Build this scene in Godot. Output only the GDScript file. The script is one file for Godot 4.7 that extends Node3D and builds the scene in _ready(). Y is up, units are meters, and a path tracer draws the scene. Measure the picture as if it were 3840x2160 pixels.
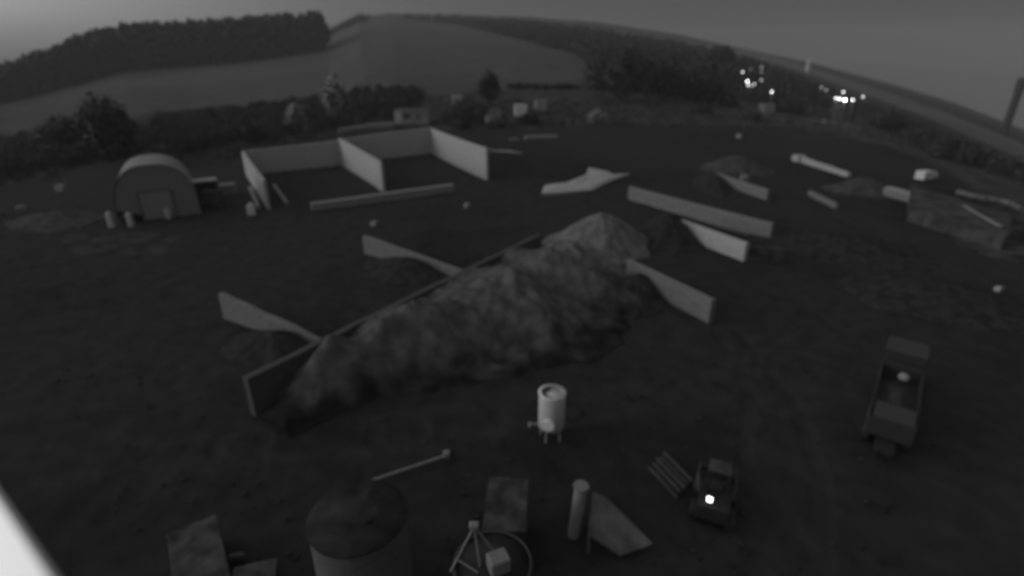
extends Node3D

# ---------------------------------------------------------------- terrain
const EYE := 14.5
const R0 := 40.0
const R1 := 120.0
const RH := 900.0
var SLOPE_AZ := PackedFloat32Array([-180.0, -60.0, -49.03, -42.57, -34.56, -25.48, -17.84, -14.79, -11.81, 1.25, 8.24, 15.83, 21.32, 27.5, 34.44, 38.75, 43.46, 51.06, 62.0, 180.0])
var SLOPE := PackedFloat32Array([0.035, 0.035, 0.0329, 0.0063, -0.039, -0.0567, -0.0757, -0.1026, -0.1094, -0.1054, -0.096, -0.0744, -0.0515, -0.0269, 0.008, 0.0325, 0.0661, 0.1287, 0.13, 0.035])
var used := {}
var rng := RandomNumberGenerator.new()
var M := {}

func fall(a: float) -> float:
	for i in SLOPE_AZ.size() - 1:
		if a <= SLOPE_AZ[i + 1]:
			return lerpf(SLOPE[i], SLOPE[i + 1], clampf((a - SLOPE_AZ[i]) / (SLOPE_AZ[i + 1] - SLOPE_AZ[i]), 0.0, 1.0))
	return SLOPE[SLOPE.size() - 1]

func T(x: float, z: float) -> float:
	var r := sqrt(x * x + z * z)
	if r <= R0:
		return 0.0
	return height_at(r, fall(rad_to_deg(atan2(x, -z))))

func height_at(r: float, s: float) -> float:
	var t := clampf((r - R0) / (R1 - R0), 0.0, 1.0)
	var y := -s * ((R1 - R0) * (t * t * t - t * t * t * t * 0.5) + maxf(0.0, r - R1))
	if r > RH:
		y -= (r - RH) * (r - RH) * 0.002
	return y

func at(x: float, z: float, up := 0.0) -> Vector3:
	return Vector3(x, T(x, z) + up, z)

# ---------------------------------------------------------------- naming
func numbered(n: String) -> String:
	if not used.has(n):
		used[n] = 0
		return n
	used[n] += 1
	return "%s_%03d" % [n, used[n]]

func tag(o: Node, label := "", category := "", group := "", kind := "") -> Node:
	if label: o.set_meta("label", label)
	if category: o.set_meta("category", category)
	if group: o.set_meta("group", group)
	if kind: o.set_meta("kind", kind)
	return o

func thing(called: String, label: String, category: String, where: Vector3, turn := 0.0, group := "") -> Node3D:
	var o := Node3D.new()
	o.name = numbered(called)
	add_child(o)
	o.position = where
	o.rotation.y = turn
	tag(o, label, category, group)
	return o

func put(called: String, mesh: Mesh, m: Material, parent: Node = self, where := Vector3.ZERO) -> MeshInstance3D:
	var o := MeshInstance3D.new()
	o.name = numbered(called) if parent == self else called
	o.mesh = mesh
	if m: o.material_override = m
	parent.add_child(o, true)
	o.position = where
	return o

# ---------------------------------------------------------------- shapes
func begin() -> SurfaceTool:
	var st := SurfaceTool.new()
	st.begin(Mesh.PRIMITIVE_TRIANGLES)
	st.set_smooth_group(-1)
	return st

func done(st: SurfaceTool) -> ArrayMesh:
	st.generate_normals()
	return st.commit()

func poly(st: SurfaceTool, p: Array, inside: Vector3) -> void:
	var mid := Vector3.ZERO
	for v in p: mid += v
	mid /= p.size()
	var a: Vector3 = p[0]
	var b: Vector3 = p[1]
	var c: Vector3 = p[2]
	var flip: bool = (a - c).cross(a - b).dot(mid - inside) < 0.0
	for i in range(1, p.size() - 1):
		st.add_vertex(p[0])
		st.add_vertex(p[i + 1] if flip else p[i])
		st.add_vertex(p[i] if flip else p[i + 1])

func box(st: SurfaceTool, xf: Transform3D, size: Vector3, c := 0.03) -> void:
	var h := size * 0.5
	c = minf(c, minf(h.x, minf(h.y, h.z)) * 0.5)
	var o := xf.origin
	var f := func(s: Vector3, k: int) -> Vector3:
		var q := Vector3(s.x * (h.x - (0.0 if k == 0 else c)), s.y * (h.y - (0.0 if k == 1 else c)), s.z * (h.z - (0.0 if k == 2 else c)))
		return xf * q
	for k in 3:
		for s in [-1.0, 1.0]:
			var quad := []
			for w in [[-1, -1], [1, -1], [1, 1], [-1, 1]]:
				var v := Vector3.ZERO
				v[k] = s
				v[(k + 1) % 3] = w[0]
				v[(k + 2) % 3] = w[1]
				quad.append(f.call(v, k))
			poly(st, quad, o)
	for k in 3:
		for s in [-1.0, 1.0]:
			for t in [-1.0, 1.0]:
				var v0 := Vector3.ZERO
				var v1 := Vector3.ZERO
				v0[k] = -1; v1[k] = 1
				v0[(k + 1) % 3] = s; v1[(k + 1) % 3] = s
				v0[(k + 2) % 3] = t; v1[(k + 2) % 3] = t
				poly(st, [f.call(v0, (k + 1) % 3), f.call(v0, (k + 2) % 3), f.call(v1, (k + 2) % 3), f.call(v1, (k + 1) % 3)], o)
	for x in [-1.0, 1.0]:
		for y in [-1.0, 1.0]:
			for z in [-1.0, 1.0]:
				var s3 := Vector3(x, y, z)
				poly(st, [f.call(s3, 0), f.call(s3, 1), f.call(s3, 2)], o)

func boxes(list: Array) -> ArrayMesh:   # each: [centre, size] or [centre, size, turn]
	var st := begin()
	for b in list:
		var basis := Basis(Vector3.UP, b[2]) if b.size() > 2 else Basis.IDENTITY
		box(st, Transform3D(basis, b[0]), b[1])
	return done(st)

func rod(st: SurfaceTool, a: Vector3, b: Vector3, ra: float, rb: float, seg := 12, caps := true) -> void:
	var d := (b - a).normalized()
	var u := d.cross(Vector3.UP if absf(d.y) < 0.9 else Vector3.RIGHT).normalized()
	var w := d.cross(u)
	var ca := []
	var cb := []
	for i in seg:
		var t := TAU * i / seg
		var e := u * cos(t) + w * sin(t)
		ca.append(a + e * ra)
		cb.append(b + e * rb)
	st.set_smooth_group(1)
	for i in seg:
		var j := (i + 1) % seg
		poly(st, [ca[i], ca[j], cb[j], cb[i]] if rb > 0.001 else [ca[i], ca[j], cb[i]], (a + b) * 0.5)
	st.set_smooth_group(-1)
	if caps:
		poly(st, ca, (a + b) * 0.5)
		if rb > 0.001: poly(st, cb, (a + b) * 0.5)

func lathe(st: SurfaceTool, prof: Array, seg := 24, o := Vector3.ZERO) -> void:   # prof: Vector2(radius, y) from the bottom up
	st.set_smooth_group(1)
	for k in prof.size() - 1:
		var p: Vector2 = prof[k]
		var q: Vector2 = prof[k + 1]
		var inside := o + Vector3(0, (p.y + q.y) * 0.5 - (q.x - p.x) * 4.0 * signf(p.y - q.y + 0.0001) * 0.0, 0)
		for i in seg:
			var t := TAU * i / seg
			var t2 := TAU * (i + 1) / seg
			var a := o + Vector3(cos(t) * p.x, p.y, sin(t) * p.x)
			var b := o + Vector3(cos(t2) * p.x, p.y, sin(t2) * p.x)
			var c := o + Vector3(cos(t2) * q.x, q.y, sin(t2) * q.x)
			var d := o + Vector3(cos(t) * q.x, q.y, sin(t) * q.x)
			if absf(q.y - p.y) < 0.02:
				inside = Vector3(0, -9999.0 if q.x < p.x else 9999.0, 0)
			if q.x < 0.001: poly(st, [a, b, d], inside)
			elif p.x < 0.001: poly(st, [a, c, d], inside)
			else: poly(st, [a, b, c, d], inside)
	st.set_smooth_group(-1)

func wall_mesh(p: Vector2, q: Vector2, thick: float, hp: float, hq: float, uneven := 0.0, o := Vector3.ZERO) -> ArrayMesh:   # stands on the terrain between two feet
	var st := begin()
	var along := (q - p).normalized()
	var side := Vector2(-along.y, along.x) * thick * 0.5
	var n := maxi(1, int((q - p).length() / 1.2))
	var last := []
	for i in n + 1:
		var t := float(i) / n
		var f := p.lerp(q, t)
		var g := T(f.x, f.y)
		var top := g + lerpf(hp, hq, t) + rng.randf_range(-1.0, 1.0) * uneven
		var a := f + side
		var b := f - side
		var bev := 0.03
		var ring := [Vector3(a.x, g - 0.4, a.y) - o, Vector3(a.x, top - bev, a.y) - o, Vector3(a.x, top, a.y).lerp(Vector3(b.x, top, b.y), bev / thick) - o, Vector3(b.x, top, b.y).lerp(Vector3(a.x, top, a.y), bev / thick) - o, Vector3(b.x, top - bev, b.y) - o, Vector3(b.x, g - 0.4, b.y) - o]
		if i > 0:
			var mid := Vector3.ZERO
			for v in ring: mid += v
			for v in last: mid += v
			mid /= 12.0
			for k in 5: poly(st, [last[k], last[k + 1], ring[k + 1], ring[k]], mid)
		if i == 0 or i == n:
			var e := Vector3(along.x, 0, along.y) * (1.0 if i == 0 else -1.0)
			poly(st, ring, (ring[0] + ring[3]) * 0.5 + e)
		last = ring
	return done(st)

func heap_mesh(c: Vector2, rx: float, rz: float, turn: float, h: float, seed_: int, rough := 1.0, fence: Array = []) -> ArrayMesh:   # fence: [point, normal] that the heap does not cross
	var fn := FastNoiseLite.new()
	fn.seed = seed_
	fn.frequency = 0.5
	fn.fractal_octaves = 4
	var na := 96
	var nr := 34
	var v := PackedVector3Array()
	var cs := cos(turn)
	var sn := sin(turn)
	for j in nr + 1:
		for i in na:
			var a := TAU * i / na
			var d := float(j) / nr
			var edge := 1.0 + 0.22 * fn.get_noise_2d(cos(a) * 2.0 + 40.0, sin(a) * 2.0)
			var lx := cos(a) * d * rx * edge
			var lz := sin(a) * d * rz * edge
			var x := c.x + lx * cs - lz * sn
			var z := c.y + lx * sn + lz * cs
			var hh := h * (0.72 * (0.5 + 0.5 * cos(PI * d)) + 0.28 * (1.0 - d))
			var gully := fn.get_noise_2d(a * 5.0 / TAU * 2.2, d * 0.8 + 9.0)
			hh += rough * h * 0.20 * gully * sin(PI * clampf(d * 1.05, 0.0, 1.0))
			hh += rough * 0.12 * fn.get_noise_2d(x * 2.4, z * 2.4) * (1.0 - d)
			hh += rough * 0.25 * h * fn.get_noise_2d(x * 0.6 + 77.0, z * 0.6) * (1.0 - d)
			if fence.size() > 0:
				var fp: Vector2 = fence[0]
				var nv: Vector2 = fence[1]
				var s := (Vector2(x, z) - fp).dot(nv)
				if s < 0.12:
					x += nv.x * (0.12 - s)
					z += nv.y * (0.12 - s)
			v.append(Vector3(x - c.x, maxf(hh, 0.0) - (0.25 if j == nr else 0.0) + T(x, z) - T(c.x, c.y), z - c.y))
	var st := SurfaceTool.new()
	st.begin(Mesh.PRIMITIVE_TRIANGLES)
	for p in v: st.add_vertex(p)
	for j in nr:
		for i in na:
			var a0 := j * na + i
			var a1 := j * na + (i + 1) % na
			for k in [a0, a1, a0 + na, a1, a1 + na, a0 + na]: st.add_index(k)
	st.generate_normals()
	return st.commit()

func stockpile(p0: Vector2, d: Vector2, nv: Vector2) -> ArrayMesh:   # banked against the wall that runs from p0 along d
	var fn := FastNoiseLite.new()
	fn.seed = 71
	fn.frequency = 0.3
	fn.fractal_octaves = 4
	var rg := FastNoiseLite.new()
	rg.seed = 72
	rg.frequency = 0.2
	rg.fractal_type = FastNoiseLite.FRACTAL_RIDGED
	rg.fractal_octaves = 3
	var nu := 190
	var nw := 80
	var st := SurfaceTool.new()
	st.begin(Mesh.PRIMITIVE_TRIANGLES)
	for j in nw + 1:
		for i in nu + 1:
			var u := 26.6 * i / nu
			var wide := lerpf(2.6, 11.0, smoothstep(0.0, 15.0, u)) * (1.0 + 0.16 * fn.get_noise_2d(u * 0.7, 50.0))
			var q := float(j) / nw
			var v := q * wide
			var crest := 2.45 + 0.55 * sin(u * 0.9 + 0.6) * smoothstep(3.0, 6.0, u) * 0.7 + 0.6 * fn.get_noise_2d(u * 0.8, 7.0)
			crest *= smoothstep(-0.6, 4.2, u) * (1.0 - 0.75 * smoothstep(20.0, 27.5, u))
			var f := lerpf(0.80, 1.0, smoothstep(0.04, 0.3, q)) * (1.0 - smoothstep(0.22, 1.0, q)) + 0.10 * (1.0 - q) * smoothstep(0.3, 0.7, q)
			var h := crest * f
			var skew := u + v * 0.55
			var fade := smoothstep(0.05, 0.3, q) * (1.0 - smoothstep(0.75, 1.0, q))
			h += fade * (0.5 * (rg.get_noise_2d(skew * 0.62, v * 0.3) - 0.15) * smoothstep(0.0, 4.0, u) + 0.8 * fn.get_noise_2d(skew * 0.36, v * 0.34) + 0.07 * fn.get_noise_2d(u * 4.0, v * 4.0))
			h = maxf(h, 0.0) - (0.3 if j == nw else 0.0)
			if i == 0 or i == nu: h = minf(h, 0.3)
			var thin := 1.0 - 0.8 * smoothstep(0.55, 1.0, maxf(q, 1.0 - u / 5.0) + 0.25 * fn.get_noise_2d(u * 1.5, v * 1.5))
			st.set_color(Color(thin, thin, thin))
			var w := p0 + d * u + nv * v
			st.add_vertex(Vector3(w.x + 11.7, h + T(w.x, w.y) - 0.03, w.y + 19.4))
	for j in nw:
		for i in nu:
			var a := j * (nu + 1) + i
			for k in [a, a + nu + 1, a + 1, a + 1, a + nu + 1, a + nu + 2]: st.add_index(k)
	st.generate_normals()
	return st.commit()

func heap(called: String, label: String, c: Vector2, rx: float, rz: float, turn: float, h: float, m: Material, seed_: int, rough := 1.0, fence: Array = [], category := "heap", group := "") -> void:
	var o := put(called, heap_mesh(c, rx, rz, turn, h, seed_, rough, fence), m, self, at(c.x, c.y))
	tag(o, label, category, group)

# ---------------------------------------------------------------- materials
func noise_tex(seed_: int, freq: float, lo: float, hi: float, oct := 4) -> ImageTexture:
	var fn := FastNoiseLite.new()
	fn.seed = seed_
	fn.frequency = freq
	fn.fractal_octaves = oct
	var im := fn.get_seamless_image(256, 256)
	im.convert(Image.FORMAT_L8)
	var d := im.get_data()
	for i in d.size():
		d[i] = int(255.0 * lerpf(lo, hi, d[i] / 255.0))
	return ImageTexture.create_from_image(Image.create_from_data(256, 256, false, Image.FORMAT_L8, d))

func mat(v: float, tex: Texture2D = null, scale := 0.3, rough := 0.9, metal := 0.0, vc := false) -> StandardMaterial3D:
	var m := StandardMaterial3D.new()
	m.albedo_color = Color(v, v, v).linear_to_srgb()
	m.roughness = rough
	m.metallic = metal
	if rough > 0.94: m.metallic_specular = 0.08
	m.vertex_color_use_as_albedo = vc
	if tex:
		m.albedo_texture = tex
		m.uv1_triplanar = true
		m.uv1_world_triplanar = true
		m.uv1_scale = Vector3.ONE * scale
	return m

func glow(e: float) -> StandardMaterial3D:
	var m := mat(0.8, null, 1.0, 0.4)
	m.emission_enabled = true
	m.emission = Color.WHITE
	m.emission_energy_multiplier = e
	return m

# ---------------------------------------------------------------- plants
func trunk_mesh(h: float, r: float, seed_: int) -> ArrayMesh:
	var g := RandomNumberGenerator.new()
	g.seed = seed_
	var st := begin()
	rod(st, Vector3(0, -0.4, 0), Vector3(0.1, h * 0.45, 0.05), r, r * 0.7, 7, false)
	rod(st, Vector3(0.1, h * 0.45, 0.05), Vector3(0.05, h * 0.85, 0), r * 0.7, r * 0.2, 7, false)
	for i in 5:
		var a := g.randf() * TAU
		var y := h * g.randf_range(0.3, 0.6)
		var b := Vector3(cos(a) * h * 0.2, y + h * 0.18, sin(a) * h * 0.2)
		rod(st, Vector3(0.08, y, 0.04), b, r * 0.35, r * 0.1, 5, false)
	return done(st)

func crown_mesh(h: float, w: float, base: float, leaves: int, leaf: float, seed_: int, lobes := 9) -> ArrayMesh:
	var g := RandomNumberGenerator.new()
	g.seed = seed_
	var v := PackedVector3Array()
	var n := PackedVector3Array()
	var col := PackedColorArray()
	var cy := (base + h) * 0.5
	var hy := (h - base) * 0.5
	for k in lobes:
		var u := Vector3(g.randfn(), g.randfn(), g.randfn()).normalized() * (0.25 + 0.4 * g.randf())
		if k == 0: u = Vector3(0, 0.62, 0)
		var lc := Vector3(u.x * w * 0.5, cy + u.y * hy, u.z * w * 0.5)
		var lr := Vector3(w * 0.5, hy, w * 0.5) * g.randf_range(0.48, 0.68)
		var tone := g.randf_range(0.75, 1.15)
		for i in leaves / lobes:
			var d := Vector3(g.randfn(), g.randfn(), g.randfn()).normalized()
			var c := lc + d * lr * (0.45 + 0.55 * sqrt(g.randf()))
			var e1 := Vector3(g.randfn(), g.randfn(), g.randfn()).normalized()
			var e2 := e1.cross(Vector3(g.randfn(), g.randfn(), g.randfn()).normalized()).normalized()
			var s := leaf * g.randf_range(0.6, 1.3)
			var p := [c - e1 * s, c + e2 * s * 0.7, c + e1 * s, c - e2 * s * 0.7]
			var t := tone * g.randf_range(0.85, 1.15)
			var nn := (d * 0.7 + e1.cross(e2) * signf(e1.cross(e2).dot(d)) * 0.5).normalized()
			for q in [0, 1, 2, 0, 2, 3]:
				v.append(p[q])
				n.append(nn)
				col.append(Color(t, t, t))
	var a := []
	a.resize(Mesh.ARRAY_MAX)
	a[Mesh.ARRAY_VERTEX] = v
	a[Mesh.ARRAY_NORMAL] = n
	a[Mesh.ARRAY_COLOR] = col
	var me := ArrayMesh.new()
	me.add_surface_from_arrays(Mesh.PRIMITIVE_TRIANGLES, a)
	return me

func tree(called: String, label: String, x: float, z: float, h: float, w: float, m: Material, seed_: int, base := 0.12, leaves := 2400, group := "") -> void:
	var o := thing(called, label, "tree", at(x, z), 0.0, group)
	put("trunk", trunk_mesh(h, h * 0.022 + 0.05, seed_), M.bark, o)
	put("crown", crown_mesh(h, w, h * base, leaves, 0.03 * h + 0.08, seed_, 13), m, o)

func shrub(called: String, label: String, x: float, z: float, h: float, w: float, m: Material, seed_: int, group := "") -> void:
	var o := put(called, crown_mesh(h, w, -0.2, 1000, 0.06 * h + 0.05, seed_, 7), m, self, at(x, z))
	tag(o, label, "bush", group)

func wood(called: String, label: String, spots: Array, h0: float, h1: float, m: Material, seed_: int, wide := 0.62) -> void:
	var me := ArrayMesh.new()
	var tr := trunk_mesh(1.0, 0.025, seed_)
	me.add_surface_from_arrays(Mesh.PRIMITIVE_TRIANGLES, tr.surface_get_arrays(0))
	var cr := crown_mesh(1.0, wide, 0.05, 420, 0.055, seed_ + 1, 8)
	me.add_surface_from_arrays(Mesh.PRIMITIVE_TRIANGLES, cr.surface_get_arrays(0))
	me.surface_set_material(0, M.bark)
	me.surface_set_material(1, m)
	var mm := MultiMesh.new()
	mm.transform_format = MultiMesh.TRANSFORM_3D
	mm.mesh = me
	mm.instance_count = spots.size()
	for i in spots.size():
		var p: Vector2 = spots[i]
		var s := rng.randf_range(h0, h1) * (lerpf(1.0, 0.5, smoothstep(20.0, 33.0, rad_to_deg(atan2(p.x, -p.y)))) if called == "woodland" else lerpf(0.8, 1.2, smoothstep(-45.0, -33.0, rad_to_deg(atan2(p.x, -p.y)))) if called == "forest" else 1.0)
		var b := Basis(Vector3.UP, rng.randf() * TAU).scaled(Vector3(s * rng.randf_range(0.85, 1.25), s, s * rng.randf_range(0.85, 1.25)))
		mm.set_instance_transform(i, Transform3D(b, at(p.x, p.y, -0.2)))
	var o := MultiMeshInstance3D.new()
	o.name = numbered(called)
	o.multimesh = mm
	add_child(o)
	tag(o, label, "trees", "", "stuff")

func hedge(label: String, p: Vector2, q: Vector2, h: float, w: float, seed_: int) -> void:
	var g := RandomNumberGenerator.new()
	g.seed = seed_
	var st := SurfaceTool.new()
	st.begin(Mesh.PRIMITIVE_TRIANGLES)
	var mid := (p + q) * 0.5
	var o0 := at(mid.x, mid.y)
	var n := int((q - p).length() / 1.3)
	for i in n + 1:
		var f := p.lerp(q, float(i) / n) + Vector2(g.randfn(), g.randfn()) * 0.5
		var bush := crown_mesh(h * g.randf_range(0.75, 1.15), w, -0.2, 240, 0.22, seed_ + i, 4)
		st.append_from(bush, 0, Transform3D(Basis.IDENTITY, at(f.x, f.y) - o0))
	var o := put("hedge", st.commit(), M.leaf_dark, self, o0)
	tag(o, label, "hedge")

# ---------------------------------------------------------------- ground
func ground() -> void:
	var V := func(a: Array) -> PackedVector2Array:
		var r := PackedVector2Array()
		for i in range(0, a.size(), 2): r.append(Vector2(a[i], a[i + 1]))
		return r
	var areas := [
		["gravel_pad", V.call([52.7, -68.4, 54.7, -63.4, 52.0, -52.4, 41.6, -39.6, 40.1, -41.6, 41.1, -47.3, 44.2, -56.4]), M.pad],
		["gravel_apron", V.call([-43.1, -47.1, -38.4, -48.5, -31.3, -47.6, -29.6, -43.5, -31.7, -40.9, -36.8, -41.4]), M.apron],
		["yard", V.call([-65.5, -52.3, -68.9, -69.7, -64.5, -82.2, -51.9, -86.6, -47.2, -93.2, -34.6, -107.2, 0.2, -109.9, 17.7, -113.5, 35.9, -118.8, 65.5, -125.1, 79.2, -110.4, 71.9, -86.8, 53.5, -52.7, 43.2, -31.8, 60.0, 40.0, -60.0, 40.0]), M.soil],
		["crop_field", V.call([-319.9, -284.8, -237.3, -254.5, -217.4, -311.0, -163.9, -339.2, -127.7, -392.0, -253.0, -843.1, -126.1, -642.2, -51.2, -542.3, 3.1, -374.2, 31.7, -279.9, 33.5, -235.8, 20.6, -173.1, -3.2, -162.0, -24.6, -150.1, -45.1, -149.9, -63.4, -149.1, -79.1, -124.4, -91.2, -113.3, -92.1, -95.1, -95.3, -81.2]), M.field],
		["far_field", V.call([83.9, -637.6, 145.7, -679.0, 213.0, -665.9, 304.6, -713.7, 297.6, -517.5, 274.4, -375.9, 235.8, -246.1, 204.7, -191.7, 118.2, -109.4, 144.7, -151.7, 184.5, -250.9, 217.9, -377.0, 245.5, -573.5, 180.1, -561.8, 124.2, -577.5, 74.9, -567.8]), M.far_field],
		["distant_hill", V.call([83.9, -637.6, 145.7, -679.0, 213.0, -665.9, 304.6, -713.7, 297.6, -517.5, 274.4, -375.9, 235.8, -246.1, 204.7, -191.7, 1200.0, -900.0, 700.0, -1500.0, 60.0, -1500.0]), M.hill],
		["ground", PackedVector2Array(), M.meadow]]
	var az := PackedFloat32Array()
	var a := -180.0
	while a < 180.0:
		az.append(a)
		a += 0.25 if a >= -52.0 and a < 52.0 else 4.0
	var rr := PackedFloat32Array([0.5, 2.0, 4.0])
	while rr[rr.size() - 1] < 1150.0: rr.append(rr[rr.size() - 1] * 1.016 + 0.02)
	var n1 := FastNoiseLite.new()
	n1.seed = 3
	n1.frequency = 0.07
	n1.fractal_octaves = 5
	var n2 := FastNoiseLite.new()
	n2.seed = 8
	n2.frequency = 0.03
	n2.fractal_octaves = 5
	var lanes := [[Vector2(-60, -30), Vector2(-38.3, -36), Vector2(-26.9, -36.8), Vector2(-19, -38), Vector2(-14, -48), Vector2(4.7, -54.1), Vector2(20, -66)], [Vector2(-30, -14), Vector2(-11.5, -17.6), Vector2(-4.9, -18.2), Vector2(0.2, -19.8), Vector2(7.8, -20.8), Vector2(20.3, -29.3), Vector2(33.2, -40.4), Vector2(38, -70)], [Vector2(7, -8), Vector2(9.2, -12.5), Vector2(12.5, -20.8), Vector2(13, -27)], [Vector2(-44, -46), Vector2(-30, -53), Vector2(-21, -68)]]
	var na := az.size()
	var nr := rr.size()
	var pos := PackedVector3Array()
	var col := PackedColorArray()
	pos.resize(na * nr)
	col.resize(na * nr)
	for i in na:
		var s := fall(az[i])
		var sx := sin(deg_to_rad(az[i]))
		var sz := -cos(deg_to_rad(az[i]))
		for j in nr:
			var r := rr[j]
			var x := sx * r
			var z := sz * r
			var k := clampf(1.0 - r / 150.0, 0.0, 1.0)
			var y := height_at(r, s) + k * (0.25 * n1.get_noise_2d(x, z) + 0.05 * n1.get_noise_2d(x * 9.0, z * 9.0)) - 0.05
			var worn := 0.0
			if r < 90.0 and r > 6.0:
				var wob := 0.8 * n1.get_noise_2d(x * 1.3 + 90.0, z * 1.3)
				for lane in lanes:
					for q in lane.size() - 1:
						var la: Vector2 = lane[q]
						var lb: Vector2 = lane[q + 1]
						var pp := Vector2(x, z)
						var lt := clampf((pp - la).dot(lb - la) / (lb - la).length_squared(), 0.0, 1.0)
						var off := absf((pp - la.lerp(lb, lt)).length() + wob)
						if off < 2.6:
							worn = maxf(worn, 0.35 * (1.0 - smoothstep(1.2, 2.6, off)) + 0.65 * (1.0 - smoothstep(0.15, 0.5, absf(off - 0.95))))
				y -= 0.10 * worn
			pos[j * na + i] = Vector3(x, y, z)
			var c := 1.0 + 0.5 * n2.get_noise_2d(x, z) + 0.15 * n2.get_noise_2d(x * 7.0 + 300.0, z * 7.0)
			c *= 1.0 + 0.5 * worn
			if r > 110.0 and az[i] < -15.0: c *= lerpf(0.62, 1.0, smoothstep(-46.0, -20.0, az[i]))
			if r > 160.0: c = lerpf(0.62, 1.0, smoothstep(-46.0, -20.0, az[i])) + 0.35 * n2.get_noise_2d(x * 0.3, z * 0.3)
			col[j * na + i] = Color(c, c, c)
	var nor := PackedVector3Array()
	nor.resize(na * nr)
	for j in nr:
		for i in na:
			var e := pos[j * na + (i + 1) % na] - pos[j * na + (i + na - 1) % na]
			var f := pos[mini(j + 1, nr - 1) * na + i] - pos[maxi(j - 1, 0) * na + i]
			var q := e.cross(f).normalized()
			nor[j * na + i] = q if q.y > 0.0 else -q
	var idx := []
	for k in areas.size(): idx.append(PackedInt32Array())
	for j in nr - 1:
		for i in na:
			var i2 := (i + 1) % na
			var p0 := j * na + i
			var p1 := j * na + i2
			var m := (pos[p0] + pos[p1 + na]) * 0.5
			var jit := n1.get_noise_2d(m.x * 3.0, m.z * 3.0) * 1.6
			var mp := Vector2(m.x + jit, m.z + jit)
			var cls := areas.size() - 1
			for k in areas.size() - 1:
				if Geometry2D.is_point_in_polygon(mp, areas[k][1]):
					cls = k
					break
			var t: PackedInt32Array = idx[cls]
			t.append_array([p0, p0 + na, p1, p1, p0 + na, p1 + na])
			idx[cls] = t
	for k in areas.size():
		var remap := PackedInt32Array()
		remap.resize(na * nr)
		remap.fill(-1)
		var v := PackedVector3Array()
		var n := PackedVector3Array()
		var c := PackedColorArray()
		var ii := PackedInt32Array()
		for q in idx[k]:
			if remap[q] < 0:
				remap[q] = v.size()
				v.append(pos[q])
				n.append(nor[q])
				c.append(col[q])
			ii.append(remap[q])
		var arr := []
		arr.resize(Mesh.ARRAY_MAX)
		arr[Mesh.ARRAY_VERTEX] = v
		arr[Mesh.ARRAY_NORMAL] = n
		arr[Mesh.ARRAY_COLOR] = c
		arr[Mesh.ARRAY_INDEX] = ii
		var me := ArrayMesh.new()
		me.add_surface_from_arrays(Mesh.PRIMITIVE_TRIANGLES, arr)
		tag(put(areas[k][0], me, areas[k][2]), "", "", "", "structure")

# ---------------------------------------------------------------- sky
func sky_light(az: float, el: float) -> float:
	if el <= 0.0:
		return 0.050
	var v := lerpf(0.050, 0.060, smoothstep(0.0, 6.0, el)) + (SKY_TOP - 0.060) * pow(smoothstep(2.0, 90.0, el), 0.75)
	var g := wrapf(az + 92.0, -180.0, 180.0) / 43.0
	v += 1.35 * exp(-g * g) * smoothstep(-1.2, 5.0, el) * exp(-pow(maxf(el - 8.0, 0.0) / 34.0, 2.0))
	return v
const SKY_TOP := 0.25

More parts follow.
